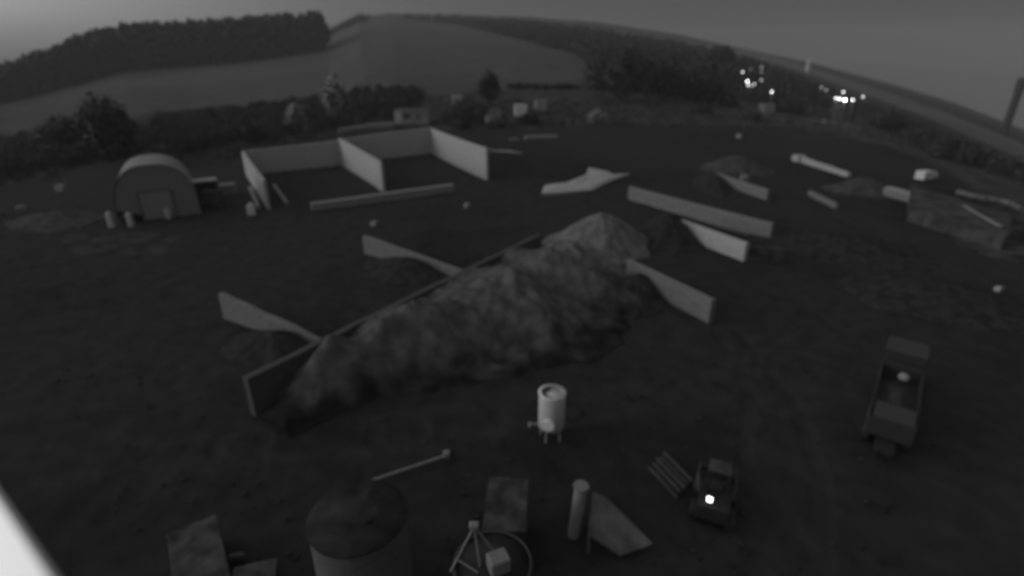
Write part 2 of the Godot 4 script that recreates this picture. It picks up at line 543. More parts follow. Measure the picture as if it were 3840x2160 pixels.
# ---------------------------------------------------------------- the scene
func _ready() -> void:
	rng.seed = 11
	var cam := Camera3D.new()
	cam.name = "camera"
	cam.position = Vector3(0, EYE, 0)
	cam.rotation_degrees = Vector3(-23.0, 0, 0)
	cam.fov = 58.0
	cam.near = 0.05
	cam.far = 3000.0
	var lens := CameraAttributesPhysical.new()
	lens.frustum_focal_length = 21.648
	lens.frustum_focus_distance = 4.2
	lens.frustum_near = 0.05
	lens.frustum_far = 3000.0
	lens.exposure_aperture = 0.5
	cam.attributes = lens
	add_child(cam)
	cam.current = true

	var w := 1024
	var h := 512
	var f := PackedFloat32Array()
	f.resize(w * h * 3)
	for y in h:
		var el := 90.0 - (y + 0.5) * 180.0 / h
		for x in w:
			var v := sky_light(wrapf((x + 0.5) * 360.0 / w, -180.0, 180.0), el)
			var k := (y * w + x) * 3
			f[k] = v
			f[k + 1] = v
			f[k + 2] = v
	var pano := PanoramaSkyMaterial.new()
	pano.panorama = ImageTexture.create_from_image(Image.create_from_data(w, h, false, Image.FORMAT_RGBF, f.to_byte_array()))
	var sky := Sky.new()
	sky.sky_material = pano
	var env := Environment.new()
	env.background_mode = Environment.BG_SKY
	env.sky = sky
	env.tonemap_mode = Environment.TONE_MAPPER_LINEAR
	env.tonemap_exposure = 1.0
	env.sdfgi_enabled = true
	env.ssao_enabled = true
	env.ssil_enabled = true
	env.fog_enabled = true
	env.fog_density = 0.0004
	env.fog_light_color = Color(0.75, 0.75, 0.75)
	var we := WorldEnvironment.new()
	we.name = "world_environment"
	we.environment = env
	add_child(we)
	var sun := DirectionalLight3D.new()
	sun.name = "sun"
	sun.light_energy = 0.15
	sun.light_angular_distance = 20.0
	sun.shadow_enabled = true
	sun.rotation_degrees = Vector3(-14.0, -80.0, 0)
	add_child(sun)

	var fine := noise_tex(1, 0.03, 0.62, 1.0)
	var blot := noise_tex(2, 0.012, 0.55, 1.0, 5)
	var soft := noise_tex(4, 0.02, 0.82, 1.0, 4)
	M.soil = mat(0.047, soft, 0.12, 0.95, 0.0, true)
	M.meadow = mat(0.11, blot, 0.08, 0.95, 0.0, true)
	M.field = mat(0.125, soft, 0.02, 0.95, 0.0, true)
	M.far_field = mat(0.185, soft, 0.02, 0.95, 0.0, true)
	M.pad = mat(0.12, blot, 0.15, 0.95, 0.0, true)
	M.apron = mat(0.075, blot, 0.15, 0.95, 0.0, true)
	M.gravel = mat(0.24, blot, 0.35, 0.95)
	M.pile = mat(0.165, blot, 0.3, 0.95, 0.0, true)
	M.pile_wall = mat(0.085, soft, 0.4, 0.9)
	M.drab = mat(0.075, fine, 0.9, 0.8)
	M.gravel_dark = mat(0.06, blot, 0.35, 0.95)
	M.gravel_mid = mat(0.115, blot, 0.35, 0.95)
	M.concrete = mat(0.5, soft, 0.35, 0.85)
	M.concrete_dull = mat(0.215, soft, 0.35, 0.85)
	M.slab = mat(0.33, soft, 0.4, 0.9)
	M.white = mat(0.84, soft, 1.2, 0.5)
	M.paint = mat(0.55, soft, 0.9, 0.5)
	M.grey = mat(0.24, soft, 0.9, 0.7)
	M.steel = mat(0.15, soft, 0.9, 0.6)
	M.dark = mat(0.036, fine, 0.9, 0.7)
	M.black = mat(0.025, fine, 0.9, 0.8)
	M.timber = mat(0.30, fine, 1.0, 0.9)
	M.bark = mat(0.06, fine, 1.0, 0.95)
	M.leaf = mat(0.12, null, 1.0, 0.9, 0.0, true)
	M.leaf_dark = mat(0.085, null, 1.0, 0.9, 0.0, true)
	M.leaf_pale = mat(0.6, null, 1.0, 0.9, 0.0, true)
	for k in [M.leaf, M.leaf_dark, M.leaf_pale]:
		k.backlight_enabled = true
		k.backlight = k.albedo_color * 0.5
	M.hill = mat(0.06, soft, 0.01, 0.95, 0.0, true)
	M.paint_mid = mat(0.31, soft, 0.9, 0.8)
	M.paint_dull = mat(0.25, soft, 0.9, 0.8)
	M.pale_plastic = mat(0.85, null, 1.0, 0.35)
	M.aluminium = mat(0.95, null, 1.0, 0.3, 0.95)

	ground()
	structures()
	vegetation()
	village()
	heaps()
	yard_things()
	machines()
	plant()

# ---------------------------------------------------------------- walls and sheds
func wall(called: String, label: String, p: Vector2, q: Vector2, thick: float, hp: float, hq: float, m: Material, uneven := 0.0, category := "wall", group := "") -> void:
	var mid := (p + q) * 0.5
	var o := at(mid.x, mid.y)
	tag(put(called, wall_mesh(p, q, thick, hp, hq, uneven, o), m, self, o), label, category, group)

func structures() -> void:
	var o := thing("storage_bay", "tall pale concrete storage bay of two open compartments, open towards the yard", "storage bay", at(-20.0, -76.0))
	var c := o.position
	var A := Vector2(-27.0, -56.6)
	var B := Vector2(-37.6, -74.2)
	var C := Vector2(-26.0, -80.8)
	var D := Vector2(-13.3, -88.4)
	put("side_wall", wall_mesh(A, B, 0.35, 3.1, 3.2, 0.0, c), M.concrete, o)
	put("back_wall", wall_mesh(B, D, 0.36, 3.25, 4.05, 0.0, c), M.concrete, o)
	put("dividing_wall", wall_mesh(C + Vector2(0.1, 0.16), Vector2(-16.0, -64.7), 0.35, 3.95, 3.55, 0.0, c), M.concrete, o)
	put("side_wall", wall_mesh(D, Vector2(-3.3, -71.0), 0.35, 4.0, 4.2, 0.0, c), M.concrete, o)

	wall("kerb_wall", "long low pale concrete kerb in front of the tall storage bay", Vector2(-22.0, -56.0), Vector2(-7.4, -64.9), 0.8, 0.75, 0.85, M.slab)
	wall("beam", "thin pale beam lying inside the left compartment of the storage bay", Vector2(-31.0, -67.5), Vector2(-25.6, -58.2), 0.35, 0.3, 0.3, M.slab, 0.0, "beam")
	wall("beam", "long pale beam lying behind the back wall of the storage bay", Vector2(-35.0, -108.4), Vector2(-17.2, -112.0), 0.8, 0.6, 0.75, M.slab, 0.03, "beam")
	wall("push_wall", "long straight dark wall holding the gravel heaps in the middle of the yard", Vector2(-11.7, -19.4), Vector2(2.2, -41.0), 0.4, 2.0, 1.9, M.pile_wall, 0.03)
	wall("divider_wall", "pale tapering divider wall at the left end of the heaps, nearest the camera", Vector2(-17.9, -29.3), Vector2(-10.2, -25.2), 0.4, 1.75, 0.55, M.concrete_dull, 0.07)
	wall("divider_wall", "thin pale divider wall beyond the push wall, between the kerb and the heaps", Vector2(-12.4, -41.8), Vector2(-3.6, -36.0), 0.4, 1.55, 0.6, M.concrete_dull, 0.02)
	wall("divider_wall", "pale wedge of divider wall just right of the heaps' crest", Vector2(8.6, -36.0), Vector2(12.3, -28.8), 0.4, 1.5, 1.5, M.concrete_dull, 0.02)
	wall("divider_wall", "pale wedge shaped divider wall with a grey stub at its right end", Vector2(15.4, -47.6), Vector2(18.9, -39.7), 0.4, 1.5, 1.55, M.concrete)
	wall("wall_stub", "short dim wall stub at the right end of the pale wedge wall", Vector2(19.2, -40.0), Vector2(22.0, -39.9), 0.4, 1.2, 1.1, M.gravel_mid)
	wall("divider_wall", "longest sloping divider wall to the right of the pale sheet", Vector2(14.0, -61.4), Vector2(23.7, -45.6), 0.45, 1.4, 1.5, M.concrete_dull)
	wall("divider_wall", "short pale divider wall just below the low pale mound", Vector2(27.6, -71.0), Vector2(30.2, -60.6), 0.4, 1.1, 1.2, M.concrete_dull)
	wall("wall_stub", "small low pale wall between the short divider wall and the white boat shape", Vector2(36.7, -63.6), Vector2(36.2, -56.8), 0.4, 0.5, 0.55, M.concrete_dull)
	wall("wall_stub", "low pale wall at the far right edge of the yard with a wider left end", Vector2(46.9, -86.3), Vector2(48.5, -75.1), 0.6, 0.9, 0.55, M.concrete, 0.06)
	put("cap_block", boxes([[Vector3(0, 0.55, 0), Vector3(1.6, 1.1, 1.4), 0.3]]), M.concrete, get_node("wall_stub_002"), Vector3(-0.9, 0.1, -5.6))

	# arched hangar on the left
	var front := Vector3(0.52, 0, 0.854)
	var ang := atan2(front.x, front.z)
	var hg := thing("arched_hangar", "grey arched hangar with a pale door at the left of the yard", "hangar", at(-36.4, -52.6), ang)
	var arch := []
	for i in 25:
		var t := PI * i / 24.0
		arch.append(Vector2(-3.65 * signf(cos(t)) * pow(absf(cos(t)), 0.75), 5.5 * pow(sin(t), 0.72)))
	var st := begin()
	for i in 24:
		var p: Vector2 = arch[i]
		var q: Vector2 = arch[i + 1]
		for k in 8:
			var z0 := 0.12 - k * 1.0
			poly(st, [Vector3(p.x, p.y, z0), Vector3(q.x, q.y, z0), Vector3(q.x, q.y, z0 - 0.985), Vector3(p.x, p.y, z0 - 0.985)], Vector3(0, 2, z0))
			poly(st, [Vector3(p.x, p.y, z0 - 0.985) * Vector3(1.006, 1.006, 1), Vector3(q.x, q.y, z0 - 0.985) * Vector3(1.006, 1.006, 1), Vector3(q.x, q.y, z0 - 1.0) * Vector3(1.006, 1.006, 1), Vector3(p.x, p.y, z0 - 1.0) * Vector3(1.006, 1.006, 1)], Vector3(0, 2, z0))
	put("roof_shell", done(st), M.grey, hg)
	st = begin()
	for i in range(1, 24):
		var p: Vector2 = arch[i] * 0.985
		var q: Vector2 = arch[i + 1] * 0.985
		poly(st, [Vector3(0, 0, 0), Vector3(p.x, p.y, 0), Vector3(q.x, q.y, 0)], Vector3(0, 1, -1))
	put("end_wall", done(st), M.paint_dull, hg)
	var back := put("end_wall", hg.get_node("end_wall").mesh, M.grey, hg, Vector3(0, 0, -7.8))
	back.rotation.y = PI
	put("door", boxes([[Vector3(-0.1, 1.4, 0.06), Vector3(2.7, 2.8, 0.12)]]), M.paint_mid, hg)
	st = begin()
	for x in [-1.55, 1.35]: box(st, Transform3D(Basis.IDENTITY, Vector3(x, 1.45, 0.08)), Vector3(0.14, 2.95, 0.16))
	box(st, Transform3D(Basis.IDENTITY, Vector3(-0.1, 2.9, 0.08)), Vector3(2.75, 0.14, 0.16))
	put("door_frame", done(st), M.steel, hg)
	var pn := ["pale post left of the hangar, leftmost of three", "pale post in front of the hangar's left wall, middle of three", "pale post beside the hangar door, rightmost and smallest of three"]
	var pp := [Vector3(-39.4, 1.45, -49.5), Vector3(-37.7, 1.3, -49.8), Vector3(-35.7, 0.95, -52.6)]
	for i in 3:
		st = begin()
		box(st, Transform3D(Basis.IDENTITY, Vector3(0, pp[i].y * 0.5, 0)), Vector3(0.5, pp[i].y, 0.45), 0.06)
		rod(st, Vector3(0, pp[i].y - 0.01, 0), Vector3(0, pp[i].y + 0.12, 0), 0.16, 0.12, 10)
		tag(put("post", done(st), M.paint, self, at(pp[i].x, pp[i].z, -0.05)), pn[i], "post", "pale posts before the hangar")
	# open shelter and crates right of the hangar
	var sh := thing("open_shelter", "low dark shelter with a pale flat roof between hangar and storage bay", "shelter", at(-34.6, -58.2), ang)
	put("roof", boxes([[Vector3(0, 2.75, 0), Vector3(2.7, 0.18, 1.6)]]), M.concrete, sh)
	for x in [-1.2, 1.2]:
		for z in [-0.65, 0.65]:
			put("post", boxes([[Vector3(x, 1.32, z), Vector3(0.12, 2.68, 0.12)]]), M.dark, sh)
	put("back_panel", boxes([[Vector3(0, 1.35, -0.74), Vector3(2.3, 2.6, 0.06)]]), M.black, sh)
	tag(put("cabinet", boxes([[Vector3(0, 0.9, 0), Vector3(1.9, 1.8, 1.2)], [Vector3(0, 1.84, 0), Vector3(2.0, 0.1, 1.3)], [Vector3(-0.2, 0.9, 0.62), Vector3(0.05, 1.5, 0.05)]]), M.gravel_mid, self, at(-33.2, -57.0)), "square grey cabinet in front of the pale roofed shelter", "cabinet")
	tag(put("crate", boxes([[Vector3(0, 0.6, 0), Vector3(1.6, 1.2, 1.2), 0.4], [Vector3(0, 1.24, 0), Vector3(1.7, 0.1, 1.3), 0.4]]), M.grey, self, at(-34.6, -63.0)), "dim grey crate right of the pale roofed shelter", "crate")

	# long low shed at the right edge
	var rs := thing("long_low_shed", "long low shed with a broad grey flat roof at the right edge of the yard", "shed", at(44.5, -51.5))
	var g0 := rs.position
	var R := [Vector3(48.1, 1.4, -62.6) - g0, Vector3(47.6, 1.4, -48.2) - g0, Vector3(42.4, 1.3, -42.6) - g0, Vector3(40.6, 1.3, -52.0) - g0]
	st = begin()
	var up := Vector3(0, 0.16, 0)
	var mid: Vector3 = (R[0] + R[1] + R[2] + R[3]) * 0.25
	poly(st, [R[0] + up, R[1] + up, R[2] + up, R[3] + up], mid)
	poly(st, R, mid + Vector3(0, 0.1, 0))
	for i in 4: poly(st, [R[i], R[(i + 1) % 4], R[(i + 1) % 4] + up, R[i] + up], mid + up * 0.5)
	put("roof", done(st), M.pad, rs)
	st = begin()
	for i in 4:
		var p: Vector3 = mid + (R[i] - mid) * 0.97
		var q: Vector3 = mid + (R[(i + 1) % 4] - mid) * 0.97
		poly(st, [p, q, Vector3(q.x, -0.4, q.z), Vector3(p.x, -0.4, p.z)], mid)
	put("wall", done(st), M.pad, rs)
	put("ridge_beam", boxes([[Vector3(0, 0, 0), Vector3(0.3, 0.14, 8.0), -0.35]]), M.slab, rs, Vector3(0.2, 1.64, 3.2))

# ---------------------------------------------------------------- plants and woods
func radial(p: Vector2, d: float) -> Vector2:
	return p * (1.0 + d / p.length())

func vegetation() -> void:
	var front := [Vector2(-369.9, -318.9), Vector2(-255.1, -274.1), Vector2(-229.8, -329.1), Vector2(-169.6, -351.2), Vector2(-129.3, -396.8)]
	var spots := []
	for k in 4:
		var p: Vector2 = front[k]
		var q: Vector2 = front[k + 1]
		var n := int(p.distance_to(q) / 2.0)
		for i in n:
			var t := (i + rng.randf()) / n
			for d in [0.0, 7.0, 15.0, 26.0, 42.0, 60.0]:
				if d > 10.0 and rng.randf() < 0.35: continue
				spots.append(radial(p.lerp(q, t), d + rng.randf_range(-3.0, 4.0)))
	wood("forest", "dense dark forest along the far left skyline behind the crop field", spots, 15.5, 20.5, M.leaf_dark, 101, 0.5)
	spots = []
	for i in 150:
		var t := rng.randf()
		spots.append(radial(Vector2(-226.0, -640.0).lerp(Vector2(-160.0, -650.0), t), rng.randf_range(-8.0, 30.0)))
	wood("forest_strip", "thin dark strip of distant forest on the skyline above the crop field", spots, 5.5, 7.5, M.leaf, 111, 0.9)
	var zone := PackedVector2Array()
	var zz := [-135.1, -688.5, -54.3, -575.4, 3.2, -386.0, 32.4, -286.8, 34.2, -229.2, 22.8, -166.0, 46.7, -161.6, 59.9, -152.7, 76.1, -148.9, 92.1, -149.4, 101.6, -141.7, 82.8, -103.8, 86.6, -96.7, 87.7, -89.1, 60.3, -54.1, 68.2, -61.8, 84.8, -87.2, 115.8, -155.3, 136.1, -232.8, 144.2, -333.5, 127.5, -395.1, 94.7, -438.0, 60.1, -453.5, 5.0, -606.1]
	for i in range(0, zz.size(), 2): zone.append(Vector2(zz[i], zz[i + 1]))
	spots = []
	var tries := 0
	while spots.size() < 3000 and tries < 60000:
		tries += 1
		var a := deg_to_rad(rng.randf_range(-13.0, 49.0))
		var r := exp(rng.randf_range(log(95.0), log(720.0)))
		var p := Vector2(sin(a) * r, -cos(a) * r)
		if not Geometry2D.is_point_in_polygon(p, zone): continue
		var clear := absf(p.x * 0.907 + p.y * 0.4213) < 4.5 and p.length() < 170.0 and p.length() > 120.0
		for l in LAMPS:
			var lp := Vector2(l[0], l[1])
			var u := lp.normalized()
			var s := (p - lp).dot(u)
			if s < 3.0 and s > -45.0 and absf((p - lp).dot(Vector2(-u.y, u.x))) < 2.0:
				clear = true
				break
		if not clear: spots.append(p)
	wood("woodland", "broad dark woodland with village lights in it, right of the crop field", spots, 4.5, 8.0, M.leaf, 121, 0.85)

	var bx := [
		["tree", "big dark round tree at the left, beyond the hangar", -64.8, -86.4, 9.0, 9.5, M.leaf_dark],
		["tree", "tall pale tree behind the storage bay, standing out against the field", -38.6, -119.9, 9.3, 6.2, M.leaf_pale],
		["tree", "lower pale tree left of the tall pale tree behind the bay", -43.5, -110.0, 5.2, 5.0, M.leaf_pale],
		["tree", "dark upright tree at the field's lower edge, between the white hut and the white box", -5.7, -137.0, 7.0, 5.6, M.leaf_dark],
		["tree", "largest dark tree at the right end of the crop field", 30.5, -146.0, 12.5, 13.5, M.leaf_dark],
		["tree", "dark tree right beside the largest dark tree at the field's end", 42.0, -154.0, 10.5, 11.0, M.leaf_dark],
		["tree", "dark round tree above the village lights, close under the far field", 88.0, -240.0, 12.5, 12.0, M.leaf_dark],
		["tree", "dark tree on the right slope between the lights and the dark tower", 96.1, -137.2, 5.0, 7.0, M.leaf_dark],
		["tree", "dark bushy tree at the right edge of the yard above the white van", 86.4, -105.7, 3.6, 6.0, M.leaf_dark],
		["tree", "wide dark tree left of the hangar at the edge of the grass", -79.0, -95.0, 6.0, 8.0, M.leaf]]
	for i in bx.size():
		var b: Array = bx[i]
		tree(b[0], b[1], b[2], b[3], b[4], b[5], b[6], 300 + i * 7, 0.06)
	var sb := [
		["round pale bush just right of the storage bay's far corner", -3.5, -111.3, 3.3, 4.6, M.leaf_pale],
		["pale bush at the foot of the bright white box", 4.6, -113.5, 3.0, 6.0, M.leaf],
		["small pale bush right of the two white boxes on the yard's far edge", 18.0, -116.0, 2.8, 4.4, M.leaf_pale],
		["small dark bush beside the storage bay's far right corner", -9.6, -108.0, 2.6, 3.6, M.leaf_dark],
		["low bush behind the storage bay left of the long beam", -48.0, -99.0, 3.2, 5.0, M.leaf_dark],
		["low dark bush behind the hangar roof", -52.0, -80.0, 3.0, 6.0, M.leaf_dark],
		["pale bush in the grass left of the big dark tree", -74.0, -84.0, 2.6, 5.0, M.leaf],
		["wide low bush on the grass beyond the yard, below the dim container", 58.0, -132.0, 2.4, 6.0, M.leaf],
		["low bush left of the dim container on the grass", 47.0, -136.0, 2.6, 6.5, M.leaf_dark]]
	for i in sb.size():
		var s: Array = sb[i]
		shrub("bush", s[0], s[1], s[2], s[3], s[4], s[5], 500 + i * 5)
	hedge("long dark hedge along the lower edge of the field, leftmost of three", Vector2(-80.0, -126.5), Vector2(-52.0, -154.0), 1.8, 3.4, 610)
	hedge("dark hedge along the lower edge of the field, middle of three", Vector2(-46.5, -152.5), Vector2(-25.5, -150.6), 2.0, 3.4, 660)
	hedge("dark hedge along the lower edge of the field, rightmost of three", Vector2(-1.5, -162.6), Vector2(19.0, -166.0), 1.5, 3.2, 700)
	zone = PackedVector2Array()
	for q in [[-75.4, -112.7], [-80.2, -124.0], [-47.3, -146.0], [-21.7, -142.0], [-14.0, -139.0], [-0.7, -112.5], [-35.0, -110.5], [-47.7, -96.5], [-53.8, -89.6], [-67.2, -85.0], [-72.2, -72.0], [-80.0, -66.0], [-112.0, -108.0], [-96.0, -122.0]]: zone.append(Vector2(q[0], q[1]))
	spots = []
	tries = 0
	while spots.size() < 620 and tries < 20000:
		tries += 1
		var p := Vector2(rng.randf_range(-115.0, 0.0), rng.randf_range(-150.0, -64.0))
		if Geometry2D.is_point_in_polygon(p, zone) and p.distance_to(Vector2(-20.6, -113.4)) > 6.0 and absf(p.x + 20.0 + (p.y + 110.0) * 0.08) > 5.5 and p.distance_to(Vector2(-13.5, -134.7)) > 3.0:
			spots.append(p)
	wood("thicket", "low dark thicket between the yard's left end and the crop field", spots, 1.3, 3.0, M.leaf_dark, 141, 1.5)
	# tufts of weeds over the grass beyond the yard
	var g := RandomNumberGenerator.new()
	g.seed = 77
	var mm := MultiMesh.new()
	mm.transform_format = MultiMesh.TRANSFORM_3D
	mm.mesh = crown_mesh(0.38, 1.6, -0.1, 44, 0.12, 5, 4)
	var xs := []
	for i in 6000:
		var a := deg_to_rad(g.randf_range(-48.0, 46.0))
		var r := exp(g.randf_range(log(75.0), log(170.0)))
		var p := Vector2(sin(a) * r, -cos(a) * r)
		if p.y > -126.0 and p.x > -66.0 and p.x < 82.0 and p.y > -110.0 - p.x * 0.16 and (p.x > -36.0 or p.y > -84.0 - p.x * 0.0): continue
		if p.y < -148.0 and p.x < 22.0 : continue
		xs.append(Transform3D(Basis(Vector3.UP, g.randf() * TAU).scaled(Vector3.ONE * g.randf_range(0.5, 1.3)), at(p.x, p.y, -0.05)))
	mm.instance_count = xs.size()
	for i in xs.size(): mm.set_instance_transform(i, xs[i])
	var o := MultiMeshInstance3D.new()
	o.name = "weeds"
	o.multimesh = mm
	o.material_override = M.leaf
	add_child(o)
	tag(o, "rough weeds and tall grass between the yard and the crop field", "weeds", "", "stuff")

# ---------------------------------------------------------------- far village: lamps, huts, towers
# x, z, strength, and what tells the lamp from the others
const LAMPS := [
	[85.1, -207.3, 5.0, "street lamp at the upper left of the left cluster of village lights"],
	[70.7, -167.7, 10.0, "brightest street lamp of the left cluster of village lights"],
	[65.9, -155.4, 4.0, "street lamp just under the brightest lamp of the left cluster"],
	[69.8, -160.4, 2.2, "soft street lamp at the lower right of the left cluster"],
	[66.2, -153.9, 1.2, "dim street lamp lowest in the left cluster of village lights"],
	[98.2, -231.6, 0.7, "dim street lamp near the top of the left cluster, left of its highest lamp"],
	[117.0, -264.2, 1.8, "highest street lamp of the left cluster of village lights"],
	[98.8, -222.6, 0.9, "dim street lamp just under the highest lamp of the left cluster"],
	[79.9, -179.1, 1.8, "street lamp at the right side of the left cluster, below the highest lamp"],
	[65.9, -140.5, 5.0, "lone street lamp between the two clusters, above the dim container"],
	[101.8, -183.0, 1.0, "dim street lamp leftmost in the right cluster of village lights"],
	[97.7, -172.6, 1.0, "dim street lamp second from the left in the right cluster"],
	[105.4, -176.4, 5.5, "street lamp standing highest in the right cluster of village lights"],
	[84.3, -143.6, 5.0, "left one of two paired street lamps in the right cluster"],
	[85.5, -143.9, 5.5, "right one of two paired street lamps in the right cluster"],
	[85.8, -142.1, 22.0, "brightest street lamp of all, in the right cluster of village lights"],
	[90.2, -146.0, 6.5, "street lamp just right of the brightest lamp in the right cluster"],
	[106.4, -167.6, 3.5, "rightmost street lamp of the village lights, standing apart"]]

func village() -> void:
	for l in LAMPS:
		var o := thing("street_lamp", l[3], "street lamp", at(l[0], l[1]), 0.0, "village street lamps")
		var st := begin()
		rod(st, Vector3(0, -0.3, 0), Vector3(0, 6.2, 0), 0.11, 0.07, 8)
		put("pole", done(st), M.steel, o)
		st = begin()
		rod(st, Vector3(0, 6.2, 0), Vector3(-0.25, 6.32, 0.35), 0.05, 0.05, 6)
		put("arm", done(st), M.steel, o)
		put("lamp_head", boxes([[Vector3(-0.3, 6.36, 0.42), Vector3(0.5, 0.1, 0.5), 0.6]]), M.steel, o)
		var b := SphereMesh.new()
		b.radius = 0.22
		b.height = 0.44
		b.radial_segments = 14
		b.rings = 7
		put("bulb", b, glow(l[2] * 0.9), o, Vector3(-0.3, 6.08, 0.42))
		var lt := OmniLight3D.new()
		lt.name = "bulb_light"
		lt.light_energy = 0.4 * l[2]
		lt.light_size = 0.1
		lt.omni_range = 60.0
		lt.omni_attenuation = 2.0
		lt.shadow_enabled = true
		lt.position = Vector3(-0.3, 6.08, 0.42)
		o.add_child(lt, true)
	# huts and boxes on the far edge of the yard
	hut("white_box", "bright white box hut standing alone at the yard's far edge, left of a dimmer one", at(1.9, -121.9), 0.1, Vector3(2.6, 2.45, 2.2), M.white)
	hut("grey_box", "dim pale box hut right of the bright white box hut", at(6.8, -129.5), 0.1, Vector3(2.6, 2.3, 2.2), M.slab)
	hut("white_box", "white box hut at the field's lower edge, left of the upright dark tree", at(-13.5, -134.7), 0.05, Vector3(2.3, 2.3, 2.0), M.concrete)
	hut("container", "dim grey container on the grass under the left village lights", at(68.7, -147.9), 0.25, Vector3(3.4, 2.4, 2.4), M.grey)
	var o := thing("site_cabin", "pale site cabin with one dark window behind the storage bay's corner", "cabin", at(-20.6, -113.4), 0.03)
	put("body", boxes([[Vector3(0, 1.35, 0), Vector3(6.9, 2.5, 2.6)]]), M.grey, o)
	put("end_wall", boxes([[Vector3(-3.5, 1.3, 0.0), Vector3(0.12, 2.4, 2.5)], [Vector3(-2.8, 1.3, 1.32), Vector3(1.3, 2.3, 0.06)]]), M.concrete, o)
	put("roof", boxes([[Vector3(0, 2.66, 0), Vector3(7.1, 0.14, 2.8)]]), M.steel, o)
	put("window", boxes([[Vector3(-1.1, 1.5, 1.32), Vector3(1.3, 0.9, 0.06)]]), M.black, o)
	put("door", boxes([[Vector3(1.2, 1.15, 1.32), Vector3(0.9, 2.0, 0.06)]]), M.steel, o)
	# towers on the skyline
	o = thing("silo_tower", "slim pale tower on the right skyline above the village lights", "tower", at(232.5, -443.3))
	var st := begin()
	lathe(st, [Vector2(1.5, -1.0), Vector2(1.45, 9.2), Vector2(1.0, 10.0), Vector2(0.0, 10.3)], 20)
	put("shaft", done(st), M.paint, o)
	st = begin()
	lathe(st, [Vector2(1.7, 8.6), Vector2(1.7, 8.9), Vector2(1.46, 8.92)], 20)
	put("rim", done(st), M.paint, o)
	o = thing("water_tower", "dark water tower with a wider head at the right edge of the picture", "tower", at(256.5, -281.0))
	st = begin()
	lathe(st, [Vector2(1.9, -2.0), Vector2(1.6, 20.0), Vector2(1.6, 20.1)], 18)
	put("stem", done(st), M.dark, o)
	st = begin()
	lathe(st, [Vector2(1.6, 19.5), Vector2(2.1, 23.0), Vector2(2.2, 26.6), Vector2(1.2, 27.4), Vector2(0.0, 27.6)], 20)
	put("tank_head", done(st), M.dark, o)

func hut(called: String, label: String, where: Vector3, turn: float, s: Vector3, m: Material) -> void:
	var o := thing(called, label, "hut", where, turn)
	put("body", boxes([[Vector3(0, s.y * 0.5 - 0.05, 0), Vector3(s.x, s.y, s.z)]]), m, o)
	put("roof", boxes([[Vector3(0, s.y, 0), Vector3(s.x + 0.16, 0.1, s.z + 0.16)]]), m, o)
	put("door", boxes([[Vector3(s.x * 0.5 + 0.02, s.y * 0.42, 0), Vector3(0.05, s.y * 0.8, 0.9)]]), M.steel, o)

